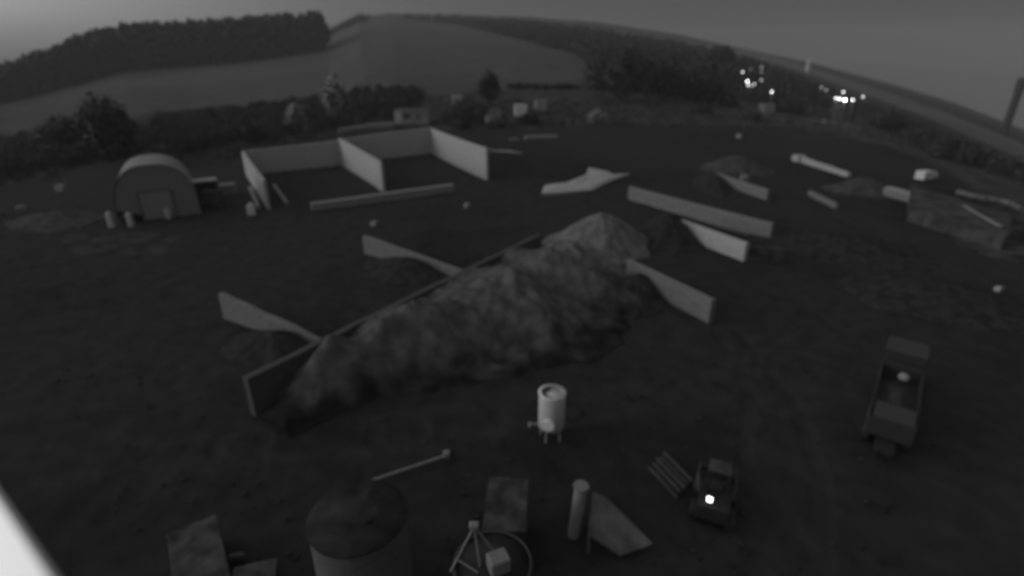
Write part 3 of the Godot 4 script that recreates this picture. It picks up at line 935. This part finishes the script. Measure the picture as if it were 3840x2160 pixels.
# ---------------------------------------------------------------- heaps
func heaps() -> void:
	var d := Vector2(2.2 + 11.7, -41.0 + 19.4).normalized()
	var nv := Vector2(-d.y, d.x)      # towards the right of the wall
	if nv.x < 0.0: nv = -nv
	tag(put("gravel_stockpile", stockpile(Vector2(-11.7, -19.4) + nv * 0.27, d, nv), M.pile, self, Vector3(-11.7, 0, -19.4)), "long lumpy gravel stockpile banked against the straight push wall, with folded pale ridges", "stockpile")
	heap("gravel_heap", "broad smooth gravel heap farthest from the camera, below the pale sheet", Vector2(7.9, -44.2), 5.2, 5.4, 0.3, 2.8, M.gravel, 24, 0.4)
	heap("gravel_heap", "lumpy low gravel heap joining the long stockpile to the smooth far heap", Vector2(3.9, -38.6), 4.8, 5.6, 0.4, 1.9, M.gravel, 26, 1.3)
	heap("dark_heap", "low dark heap in front of the left tapering divider wall", Vector2(-13.2, -25.3), 3.6, 2.2, 0.5, 1.1, M.gravel_dark, 31, 0.6)
	heap("dark_heap", "low dark heap left of the push wall below the thin divider wall", Vector2(-8.2, -37.6), 4.2, 2.6, 0.6, 1.1, M.gravel_dark, 32, 0.6)
	heap("dark_heap", "dark heap in the bay in front of the pale wedge wall", Vector2(14.4, -46.3), 3.4, 6.4, 0.35, 2.1, M.gravel_dark, 33, 0.6)
	heap("dark_heap", "dark heap at the left foot of the short divider wall", Vector2(26.8, -69.5), 2.6, 7.0, 0.2, 1.2, M.gravel_dark, 34, 0.6)
	heap("dark_heap", "dark heap at the left foot of the wedge wall near the crest", Vector2(8.9, -33.6), 2.4, 4.6, 0.45, 1.15, M.gravel_dark, 35, 0.6)
	heap("mound", "low pale mound above the short divider wall", Vector2(33.6, -79.0), 5.6, 5.0, 0.0, 2.0, M.gravel_mid, 36, 0.8, [], "mound")
	heap("mound", "smooth pale mound left of the white boat shape", Vector2(45.0, -66.5), 4.6, 3.6, 0.3, 1.6, M.gravel_mid, 37, 0.6, [], "mound")
	heap("mound", "wide low dark mound in front of the long low shed", Vector2(29.0, -43.5), 7.5, 5.0, 0.6, 1.0, M.gravel_dark, 38, 0.6, [], "mound")
	heap("mound", "wide flat mound right of the wall stub, nearer than the low shed", Vector2(29.5, -32.5), 6.0, 4.5, 0.6, 0.9, M.gravel_dark, 39, 0.6, [], "mound")
	heap("mound", "shallow pale mound on the ground left of the hangar", Vector2(-47.0, -52.0), 5.5, 3.6, 0.4, 0.8, M.gravel_mid, 40, 0.8, [], "mound")
	# pale sheet of spread rubble in the middle of the yard
	var out := [Vector2(3.6, -62.9), Vector2(4.2, -67.1), Vector2(6.9, -68.2), Vector2(10.8, -74.0), Vector2(11.4, -78.0), Vector2(13.9, -75.4), Vector2(14.2, -73.6), Vector2(16.7, -74.2), Vector2(13.6, -70.5), Vector2(10.1, -65.0), Vector2(7.5, -64.0)]
	var st := begin()
	var c := Vector2(9.5, -68.8)
	var base := at(c.x, c.y)
	for i in out.size():
		var p: Vector2 = out[i]
		var q: Vector2 = out[(i + 1) % out.size()]
		var n := 4
		for k in n:
			var a := c.lerp(p, float(k) / n)
			var b := c.lerp(p, float(k + 1) / n)
			var a2 := c.lerp(q, float(k) / n)
			var b2 := c.lerp(q, float(k + 1) / n)
			var lift := func(v: Vector2, e: int) -> Vector3: return at(v.x, v.y, (0.34 + 0.12 * sin(v.x * 2.1) * cos(v.y * 1.7)) if e < n else 0.2) - base
			poly(st, [lift.call(a, k), lift.call(b, k + 1), lift.call(b2, k + 1), lift.call(a2, k)] if k > 0 else [lift.call(a, 0), lift.call(b, 1), lift.call(b2, 1)], Vector3(0, -99, 0))
		poly(st, [at(p.x, p.y, 0.2) - base, at(q.x, q.y, 0.2) - base, at(q.x, q.y, -0.3) - base, at(p.x, p.y, -0.3) - base], Vector3.ZERO)
	tag(put("tarpaulin", done(st), M.concrete, self, base), "large irregular pale sheet spread on the ground in the middle of the yard", "tarpaulin")
	# stones scattered over the yard
	var mm := MultiMesh.new()
	mm.transform_format = MultiMesh.TRANSFORM_3D
	var s := SphereMesh.new()
	s.radius = 0.5
	s.height = 0.7
	s.radial_segments = 7
	s.rings = 3
	mm.mesh = s
	var g := RandomNumberGenerator.new()
	g.seed = 5
	mm.instance_count = 1500
	for i in 1500:
		var a := deg_to_rad(g.randf_range(-46.0, 46.0))
		var r := exp(g.randf_range(log(11.0), log(95.0)))
		var sc := 0.06 + 0.16 * pow(g.randf(), 3.0) + r * 0.0016
		mm.set_instance_transform(i, Transform3D(Basis.from_euler(Vector3(g.randf() * 0.4, g.randf() * TAU, 0)).scaled(Vector3(sc * g.randf_range(0.7, 1.5), sc * 0.6, sc)), at(sin(a) * r, -cos(a) * r, 0.02)))
	var o := MultiMeshInstance3D.new()
	o.name = "stones"
	o.multimesh = mm
	o.material_override = M.gravel_dark
	add_child(o)
	tag(o, "loose stones and clods scattered over the dark yard", "stones", "", "stuff")

# ---------------------------------------------------------------- small things in the yard
func yard_things() -> void:
	# x, z, size, brightness, what sets it apart
	var sp := [
		["block", "small pale block alone in the dark grass, upper one at the far left", -57.4, -65.8, 0.8, M.slab],
		["block", "small pale block at the far left edge, nearer than the hangar", -53.6, -55.6, 0.7, M.grey],
		["block", "dim block right at the left picture edge beside another pale block", -54.6, -54.0, 0.5, M.steel],
		["block", "small pale block on bare ground below the middle of the long kerb", -5.0, -57.0, 0.5, M.slab],
		["block", "dim small block above the left end of the thin divider wall", -13.7, -49.9, 0.5, M.slab],
		["block", "small pale block alone at the right edge below the low shed", 34.2, -33.6, 0.35, M.paint],
		["block", "pale block lying on the ground at the near end of the push wall", -10.7, -22.2, 0.34, M.slab],
		["block", "dim pale block at the end of the thin rail on the ground", -2.65, -16.7, 0.26, M.grey],
		["block", "pale block on the yard's far edge above the low pale mound", 45.0, -106.6, 0.8, M.slab],
		["block", "small pale block on top of the ground behind the short divider wall", 31.8, -71.4, 0.7, M.slab],
		["block", "dim block in the grass under the right village lights", 79.5, -138.0, 1.2, M.steel]]
	for i in sp.size():
		var q: Array = sp[i]
		var s: float = q[4]
		tag(put(q[0], boxes([[Vector3(0, s * 0.42, 0), Vector3(s * 1.2, s * 0.9, s), i * 0.7], [Vector3(s * 0.1, s * 0.9, 0), Vector3(s * 0.9, s * 0.12, s * 0.8), i * 0.7]]), q[5], self, at(q[2], q[3])), q[1], "block", "pale blocks lying about the yard")
	var st := begin()
	box(st, Transform3D(Basis(Vector3.UP, 0.24), Vector3(0, 0.35, 0)), Vector3(6.2, 0.7, 0.9))
	tag(put("slab_stack", done(st), M.slab, self, at(5.4, -100.0)), "long pale slab lying on the dark yard below the bright white box hut", "slab")
	tag(put("slab_stack", boxes([[Vector3(0, 0.2, 0), Vector3(1.6, 0.4, 0.8), 0.2]]), M.grey, self, at(0.4, -98.6)), "short dim slab left of the long pale slab", "slab")
	var lp := thing("plank_pile", "loose pile of pale planks beyond the storage bay's right end", "planks", at(-1.0, -88.6))
	for i in 6:
		put("plank", boxes([[Vector3(-1.6 + i * 0.62, 0.2 + 0.05 * (i % 2), -0.8 + i * 0.22), Vector3(0.5, 0.14, 4.2), 1.0 - i * 0.09]]), M.slab if i < 4 else M.grey, lp)
	st = begin()
	rod(st, at(-33.0, -65.2, 0.3) - at(-29.5, -59.0), at(-28.0, -56.4, 0.2) - at(-29.5, -59.0), 0.22, 0.22, 8)
	tag(put("pipe", done(st), M.slab, self, at(-29.5, -59.0)), "pale pipe lying along the outside of the bay's left wall", "pipe")
	tag(put("bag", boxes([[Vector3(0, 0.5, 0), Vector3(0.7, 1.0, 0.6), 0.3], [Vector3(0.05, 1.1, 0), Vector3(0.4, 0.3, 0.35), 0.3]]), M.white, self, at(-27.7, -54.0)), "pale upright bag at the near end of the bay's left wall", "bag")
	# rail on the ground
	st = begin()
	var ra := at(-6.0, -14.95)
	rod(st, Vector3(0, 0.06, 0), at(-2.75, -16.65, 0.06) - ra, 0.05, 0.05, 8)
	tag(put("rail", done(st), M.slab, self, ra), "thin pale rail lying on the ground left of the upright tank", "rail")
	# planks in a stack
	lp = thing("timber_stack", "stack of parallel boards on the ground left of the lit loader", "boards", at(6.15, -15.5), 0.6)
	for i in 5:
		put("board", boxes([[Vector3(-0.55 + i * 0.27, 0.12 + 0.03 * (i % 3), 0.0 - i * 0.05), Vector3(0.15, 0.12, 1.75 - 0.1 * (i % 2)), -0.22]]), M.gravel_mid if i == 0 else M.drab, lp)
	# curved white hose and boat like shape at the right
	st = begin()
	var hp := [Vector2(-1.8, -3.4), Vector2(-1.4, -1.2), Vector2(-0.9, 0.0), Vector2(0.2, 0.6), Vector2(0.4, 2.0), Vector2(-0.4, 3.6), Vector2(-1.2, 5.2)]
	var hc := at(58.8, -62.6)
	for i in hp.size() - 1:
		rod(st, at(58.8 + hp[i].x, -62.6 + hp[i].y, 0.35) - hc, at(58.8 + hp[i + 1].x, -62.6 + hp[i + 1].y, 0.35) - hc, 0.34, 0.34, 8)
	tag(put("pipe", done(st), M.gravel, self, hc), "bent pale pipe lying beyond the long low shed", "pipe")
	st = begin()
	var hull := []
	for k in 7:
		var t := k / 6.0
		hull.append([(-2.6 + 5.2 * t), 0.25 + 0.75 * sin(PI * clampf(t * 0.75 + 0.2, 0.0, 1.0))])
	for k in 6:
		var a: Array = hull[k]
		var b: Array = hull[k + 1]
		for s in [-1.0, 1.0]:
			poly(st, [Vector3(a[0], 0.0, s * a[1] * 0.6), Vector3(b[0], 0.0, s * b[1] * 0.6), Vector3(b[0], 0.85, s * b[1]), Vector3(a[0], 0.85, s * a[1])], Vector3(a[0], 0.6, 0))
		poly(st, [Vector3(a[0], 0.85, -a[1]), Vector3(a[0], 1.15, 0), Vector3(b[0], 1.15, 0), Vector3(b[0], 0.85, -b[1])], Vector3(a[0], 0.2, 0))
		poly(st, [Vector3(a[0], 0.85, a[1]), Vector3(a[0], 1.15, 0), Vector3(b[0], 1.15, 0), Vector3(b[0], 0.85, b[1])], Vector3(a[0], 0.2, 0))
	for e in [0, 6]:
		var a: Array = hull[e]
		poly(st, [Vector3(a[0], 0, -a[1] * 0.6), Vector3(a[0], 0, a[1] * 0.6), Vector3(a[0], 0.85, a[1]), Vector3(a[0], 1.15, 0), Vector3(a[0], 0.85, -a[1])], Vector3(0, 0.5, 0))
	var bo := put("covered_boat", done(st), M.slab, self, at(46.6, -61.0, 0.15))
	bo.rotation.y = -1.42
	tag(bo, "white covered boat shape left of the long low shed", "boat")

# ---------------------------------------------------------------- vehicles
func wheel(o: Node3D, where: Vector3, r: float, wide: float) -> void:
	var st := begin()
	rod(st, Vector3(-wide * 0.5, 0, 0), Vector3(wide * 0.5, 0, 0), r, r, 18)
	var w := put("wheel", done(st), M.black, o, where)
	st = begin()
	rod(st, Vector3(-wide * 0.5 - 0.02, 0, 0), Vector3(wide * 0.5 + 0.02, 0, 0), r * 0.5, r * 0.5, 12)
	put("hub", done(st), M.steel, w)

func machines() -> void:
	# white van at the right edge
	var o := thing("white_van", "small white van with a dark gap behind its cab at the yard's far right edge", "van", at(60.0, -75.6), -1.15)
	o.scale = Vector3.ONE * 0.68
	put("cargo_body", boxes([[Vector3(0, 1.2, 0.9), Vector3(1.9, 1.7, 3.0)]]), M.white, o)
	put("cab", boxes([[Vector3(0, 0.85, -1.75), Vector3(1.8, 1.0, 1.5)], [Vector3(0, 1.5, -1.5), Vector3(1.65, 0.6, 0.9)]]), M.white, o)
	put("windscreen", boxes([[Vector3(0, 1.5, -1.98), Vector3(1.4, 0.45, 0.06)]]), M.black, o)
	put("chassis", boxes([[Vector3(0, 0.4, 0), Vector3(1.5, 0.25, 4.6)]]), M.dark, o)
	for x in [-0.85, 0.85]:
		for z in [-1.6, 1.5]: wheel(o, Vector3(x, 0.36, z), 0.36, 0.22)
	# tipper truck at the right
	var dir := Vector3(19.3 - 15.0, 0, -(22.3 - 16.9)).normalized()
	o = thing("tipper_truck", "dark tipper truck with pale cab roof, seen from above at the right", "truck", at(17.0, -19.3), atan2(-dir.x, -dir.z))
	put("cab", boxes([[Vector3(0, 1.5, -3.1), Vector3(2.2, 1.9, 1.6)]]), M.dark, o)
	put("cab_roof", boxes([[Vector3(0, 2.52, -3.05), Vector3(2.25, 0.12, 1.5)]]), M.drab, o)
	put("windscreen", boxes([[Vector3(0, 1.9, -3.92), Vector3(1.8, 0.7, 0.06)]]), M.black, o)
	put("tipping_body", boxes([[Vector3(0, 1.05, 0.6), Vector3(2.2, 0.14, 5.0)], [Vector3(0, 1.6, -1.85), Vector3(2.2, 1.0, 0.1)]]), M.dark, o)
	for x in [-1.07, 1.07]: put("side_board", boxes([[Vector3(x, 1.5, 0.6), Vector3(0.1, 0.85, 4.9)]]), M.dark, o)
	put("tailboard", boxes([[Vector3(0, 1.5, 3.08), Vector3(2.2, 0.85, 0.1)]]), M.dark, o)
	o.scale = Vector3(0.72, 0.85, 1.06)
	put("load", heap_mesh(Vector2(0, 0), 0.95, 2.0, 0.0, 0.45, 61, 0.6), M.drab, o, Vector3(0, 1.12, 0.2))
	put("load_cover", boxes([[Vector3(0.05, 1.95, 2.4), Vector3(1.9, 0.08, 1.2)]]), M.drab, o)
	put("chassis", boxes([[Vector3(0, 0.75, 0), Vector3(0.9, 0.3, 7.4)]]), M.black, o)
	for x in [-0.95, 0.95]:
		for z in [-3.0, 0.9, 2.2]: wheel(o, Vector3(x, 0.5, z), 0.5, 0.3)
	var ball := SphereMesh.new()
	ball.radius = 0.22
	ball.height = 0.4
	var wb := put("bucket_lid", ball, M.slab, self, o.position + o.basis * Vector3(0.15, 1.75, -1.2))
	tag(wb, "round white lid resting on the load of the tipper truck", "lid")
	# loader with a lit work lamp
	o = thing("loader", "small dark loader with a pale square roof and one lit work lamp", "loader", at(7.12, -13.95), -0.42)
	put("body", boxes([[Vector3(0, 0.75, 0.35), Vector3(1.2, 0.7, 1.5)], [Vector3(0, 0.55, -0.6), Vector3(1.0, 0.4, 0.9)]]), M.black, o)
	put("roof", boxes([[Vector3(0.02, 2.12, -0.15), Vector3(0.86, 0.08, 0.72)]]), M.gravel_mid, o)
	for x in [-0.36, 0.4]:
		for z in [-0.45, 0.15]: put("cab_post", boxes([[Vector3(x, 1.58, z), Vector3(0.06, 1.06, 0.06)]]), M.black, o)
	put("seat", boxes([[Vector3(0, 1.2, 0.0), Vector3(0.45, 0.14, 0.4)], [Vector3(0, 1.45, 0.2), Vector3(0.45, 0.45, 0.1)]]), M.black, o)
	var st := begin()
	var bp := [Vector3(-0.62, 0.7, -1.5), Vector3(-0.72, 1.25, -0.9), Vector3(-0.74, 1.45, -0.2), Vector3(-0.66, 1.3, 0.55)]
	for i in 3: rod(st, bp[i], bp[i + 1], 0.07, 0.07, 8)
	put("lift_arm", done(st), M.gravel_mid, o)
	st = begin()
	for i in 3: rod(st, bp[i] * Vector3(-1, 1, 1), bp[i + 1] * Vector3(-1, 1, 1), 0.07, 0.07, 8)
	put("lift_arm", done(st), M.black, o)
	o.scale = Vector3.ONE * 0.86
	put("bucket", boxes([[Vector3(0, 0.35, -1.85), Vector3(1.5, 0.1, 0.6)], [Vector3(0, 0.6, -1.58), Vector3(1.5, 0.6, 0.08)], [Vector3(-0.74, 0.5, -1.8), Vector3(0.06, 0.4, 0.5)], [Vector3(0.74, 0.5, -1.8), Vector3(0.06, 0.4, 0.5)]]), M.dark, o)
	for x in [-0.68, 0.68]:
		for z in [-0.65, 0.65]: wheel(o, Vector3(x, 0.42, z), 0.42, 0.26)
	put("lamp_bracket", boxes([[Vector3(-0.2, 1.15, 0.92), Vector3(0.08, 0.3, 0.3)]]), M.black, o)
	put("work_lamp", boxes([[Vector3(-0.2, 1.4, 1.0), Vector3(0.22, 0.2, 0.14)]]), glow(2.6), o)
	var lt := OmniLight3D.new()
	lt.name = "work_lamp_light"
	lt.light_energy = 0.03
	lt.light_size = 0.08
	lt.omni_range = 40.0
	lt.omni_attenuation = 2.0
	lt.shadow_enabled = true
	lt.position = Vector3(-0.2, 1.4, 1.15)
	o.add_child(lt, true)

# ---------------------------------------------------------------- tanks, silos and boxes close to the camera's foot
func plant() -> void:
	# upright tank on legs
	var o := thing("upright_tank", "upright white tank on thin legs in the lower middle of the yard", "tank", at(1.66, -18.0))
	o.scale = Vector3(0.92, 0.86, 0.92)
	var st := begin()
	lathe(st, [Vector2(0.0, 0.56), Vector2(0.5, 0.58), Vector2(0.6, 0.68), Vector2(0.6, 2.5)], 28)
	put("shell", done(st), M.white, o)
	st = begin()
	lathe(st, [Vector2(0.6, 2.5), Vector2(0.63, 2.52), Vector2(0.63, 2.58), Vector2(0.52, 2.58), Vector2(0.5, 2.44), Vector2(0.0, 2.44)], 28)
	put("top_rim", done(st), M.white, o)
	st = begin()
	for i in 9:
		var a := PI * 0.55 + PI * 0.9 * i / 9.0
		var b := PI * 0.55 + PI * 0.9 * (i + 1) / 9.0
		rod(st, Vector3(cos(a) * 0.36, 2.47, sin(a) * 0.36), Vector3(cos(b) * 0.36, 2.47, sin(b) * 0.36), 0.05, 0.05, 6)
	put("hatch_ring", done(st), M.dark, o)
	st = begin()
	var md := Vector3(-0.28, 0, 0.96)
	rod(st, md * 0.55 + Vector3(0, 1.12, 0), md * 0.68 + Vector3(0, 1.12, 0), 0.27, 0.27, 20)
	put("manhole_cover", done(st), M.pale_plastic, o)
	st = begin()
	rod(st, Vector3(-0.5, 0.82, 0.1), Vector3(-0.98, 0.78, 0.15), 0.06, 0.05, 10)
	rod(st, Vector3(-0.98, 0.68, 0.15), Vector3(-0.98, 0.88, 0.15), 0.09, 0.09, 10)
	put("outlet_pipe", done(st), M.slab, o)
	for a in [0.5, 1.9, 3.4, 5.0]:
		st = begin()
		rod(st, Vector3(cos(a + 0.2) * 0.5, -0.1, sin(a + 0.2) * 0.5), Vector3(cos(a + 0.2) * 0.48, 0.75, sin(a + 0.2) * 0.48), 0.05, 0.05, 8)
		put("leg", done(st), M.slab, o)
	# upright pipe
	o = thing("upright_pipe", "thick pale upright pipe between the flat roofed hut and the sloping plate", "pipe", at(2.08, -12.9))
	st = begin()
	rod(st, Vector3(0, -0.1, 0), Vector3(0.14, 2.1, 0.02), 0.2, 0.2, 18)
	put("shaft", done(st), M.slab, o)
	st = begin()
	rod(st, Vector3(0.14, 2.07, 0.02), Vector3(0.143, 2.15, 0.02), 0.25, 0.25, 18)
	put("flange", done(st), M.grey, o)
	# sloping chute plate on two props
	o = thing("sloping_plate", "grey sloping plate right of the upright pipe, leaning down to the right", "plate", Vector3(3.2, 0, -12.6))
	var pl := [Vector3(2.74, 1.3, -13.46), Vector3(3.15, 1.25, -13.28), Vector3(4.57, 0.3, -12.26), Vector3(3.44, 0.24, -11.87), Vector3(2.41, 0.85, -12.17)]
	st = begin()
	var lo := []
	for k in 5:
		pl[k] -= o.position
		lo.append(pl[k] - Vector3(0, 0.07, 0))
	for k in 5: poly(st, [pl[k], pl[(k + 1) % 5], lo[(k + 1) % 5], lo[k]], Vector3(0, 0.7, 0))
	poly(st, pl, Vector3(0, -9, 0))
	poly(st, lo, Vector3(0, 9, 0))
	put("plate", done(st), M.gravel, o)
	for k in [0, 4]:
		st = begin()
		rod(st, Vector3(pl[k].x * 0.9, -0.1, pl[k].z * 0.9), pl[k] * Vector3(0.93, 1, 0.93) - Vector3(0, 0.04, 0), 0.05, 0.05, 8)
		put("prop", done(st), M.steel, o)
	# flat roofed hut
	o = thing("flat_roofed_hut", "dim hut with a flat square roof left of the upright pipe", "hut", at(-0.16, -12.3), -0.06)
	put("wall", boxes([[Vector3(0, 0.95, 0), Vector3(1.2, 1.95, 2.0)]]), M.dark, o)
	put("roof", boxes([[Vector3(0, 1.98, 0), Vector3(1.3, 0.1, 2.15)]]), M.gravel_mid, o)
	# big round tank at the lower left, dark roof and pale shell
	o = thing("round_tank", "big round tank with a dark roof and pale shell at the bottom edge", "tank", at(-4.3, -10.85))
	st = begin()
	lathe(st, [Vector2(1.32, -0.1), Vector2(1.32, 2.95)], 40)
	put("shell", done(st), M.steel, o)
	st = begin()
	lathe(st, [Vector2(1.32, 2.95), Vector2(1.36, 2.96), Vector2(1.36, 3.03), Vector2(0.4, 3.1), Vector2(0.0, 3.12)], 40)
	put("roof", done(st), M.gravel_dark, o)
	st = begin()
	rod(st, Vector3(0.35, 3.05, 0.25), Vector3(0.35, 3.2, 0.25), 0.16, 0.14, 14)
	put("vent", done(st), M.gravel_dark, o)
	# silo with round roof and a tripod frame on it
	o = thing("round_silo", "round silo with a dim ringed roof at the bottom middle", "silo", at(-0.4, -7.7))
	st = begin()
	lathe(st, [Vector2(0.8, -0.1), Vector2(0.8, 4.9)], 36)
	put("shell", done(st), M.dark, o)
	st = begin()
	lathe(st, [Vector2(0.8, 4.9), Vector2(0.84, 4.92), Vector2(0.84, 5.0), Vector2(0.0, 5.05)], 36)
	put("roof", done(st), M.gravel_dark, o)
	st = begin()
	for i in 36:
		var a := TAU * i / 36.0
		var b := TAU * (i + 1) / 36.0
		rod(st, Vector3(cos(a) * 0.8, 5.03, sin(a) * 0.8), Vector3(cos(b) * 0.8, 5.03, sin(b) * 0.8), 0.03, 0.03, 6, false)
	put("roof_ring", done(st), M.drab, o)
	put("dust_filter", boxes([[Vector3(0.12, 5.2, 0.12), Vector3(0.42, 0.36, 0.36), 0.4]]), M.grey, o)
	o = thing("tripod_frame", "slender pale tripod frame standing over the round silo's roof", "frame", Vector3(-0.75, 5.0, -7.72))
	var tip := Vector3(-0.02, 0.92, -0.1)
	for e in [Vector3(-0.5, 0.0, 0.2), Vector3(0.1, 0.0, 0.12), Vector3(0.48, 0.0, -0.14)]:
		st = begin()
		rod(st, e, tip, 0.028, 0.022, 8)
		put("leg", done(st), M.grey, o)
	st = begin()
	rod(st, Vector3(-0.36, 0.25, 0.12), Vector3(0.06, 0.1, 0.3), 0.022, 0.022, 6)
	put("brace", done(st), M.grey, o)
	put("head_plate", boxes([[tip + Vector3(0, 0.04, 0), Vector3(0.2, 0.1, 0.16)]]), M.grey, o)
	# flat topped boxes at the lower left
	o = thing("steel_container", "grey flat topped steel container at the bottom left, the larger one", "container", at(-9.4, -11.2), 0.62)
	put("body", boxes([[Vector3(0, 0.55, 0.2), Vector3(1.3, 1.1, 2.9)]]), M.dark, o)
	put("lid", boxes([[Vector3(0, 1.15, 0.2), Vector3(1.36, 0.1, 2.96)]]), M.gravel_mid, o)
	o = thing("steel_container", "smaller grey container at the bottom edge, right of the larger one", "container", at(-7.3, -10.3), 0.3)
	put("body", boxes([[Vector3(0, 0.55, 0), Vector3(1.1, 1.1, 1.1)]]), M.dark, o)
	put("lid", boxes([[Vector3(0, 1.15, 0), Vector3(1.16, 0.1, 1.16)]]), M.gravel_mid, o)
	tag(put("step_bar", boxes([[Vector3(0, 0.15, 0), Vector3(0.45, 0.2, 0.16), 0.25], [Vector3(0, 0.28, 0), Vector3(0.4, 0.06, 0.12), 0.25]]), M.steel, self, at(-8.75, -11.85)), "short grey bar lying between the two containers at the bottom left", "bar")
	# white ledge of the mast platform under the camera
	var edge := Vector3(0.167, 0, 0.118).normalized()
	var inward := Vector3(-edge.z, 0, edge.x)
	o = thing("platform_ledge", "bright silvery white ledge close to the camera, cutting off the bottom left corner", "ledge", Vector3(-0.571 * 1.5, EYE - 0.56 * 1.5, -0.45 * 1.5) - inward * 0.008, atan2(edge.x, edge.z))
	var il: Vector3 = o.basis.inverse() * inward
	var tilt := Basis(Vector3(0, 0, 1), deg_to_rad(-16.0 * signf(il.x)))
	st = begin()
	box(st, Transform3D(tilt, tilt * (il * 0.25)), Vector3(0.5, 0.03, 4.4), 0.012)
	put("deck", done(st), M.aluminium, o)
	st = begin()
	box(st, Transform3D(tilt, tilt * (il * 0.36 + Vector3(0, 0.03, 0))), Vector3(0.12, 0.06, 3.3), 0.02)
	put("raised_lip", done(st), M.aluminium, o)
	st = begin()
	rod(st, Vector3(0, -0.06, 1.2) + o.basis.inverse() * (inward * 0.25), Vector3(0, -EYE + 0.3, 1.2) + o.basis.inverse() * (inward * 0.25), 0.13, 0.16, 24)
	put("mast", done(st), M.aluminium, o)
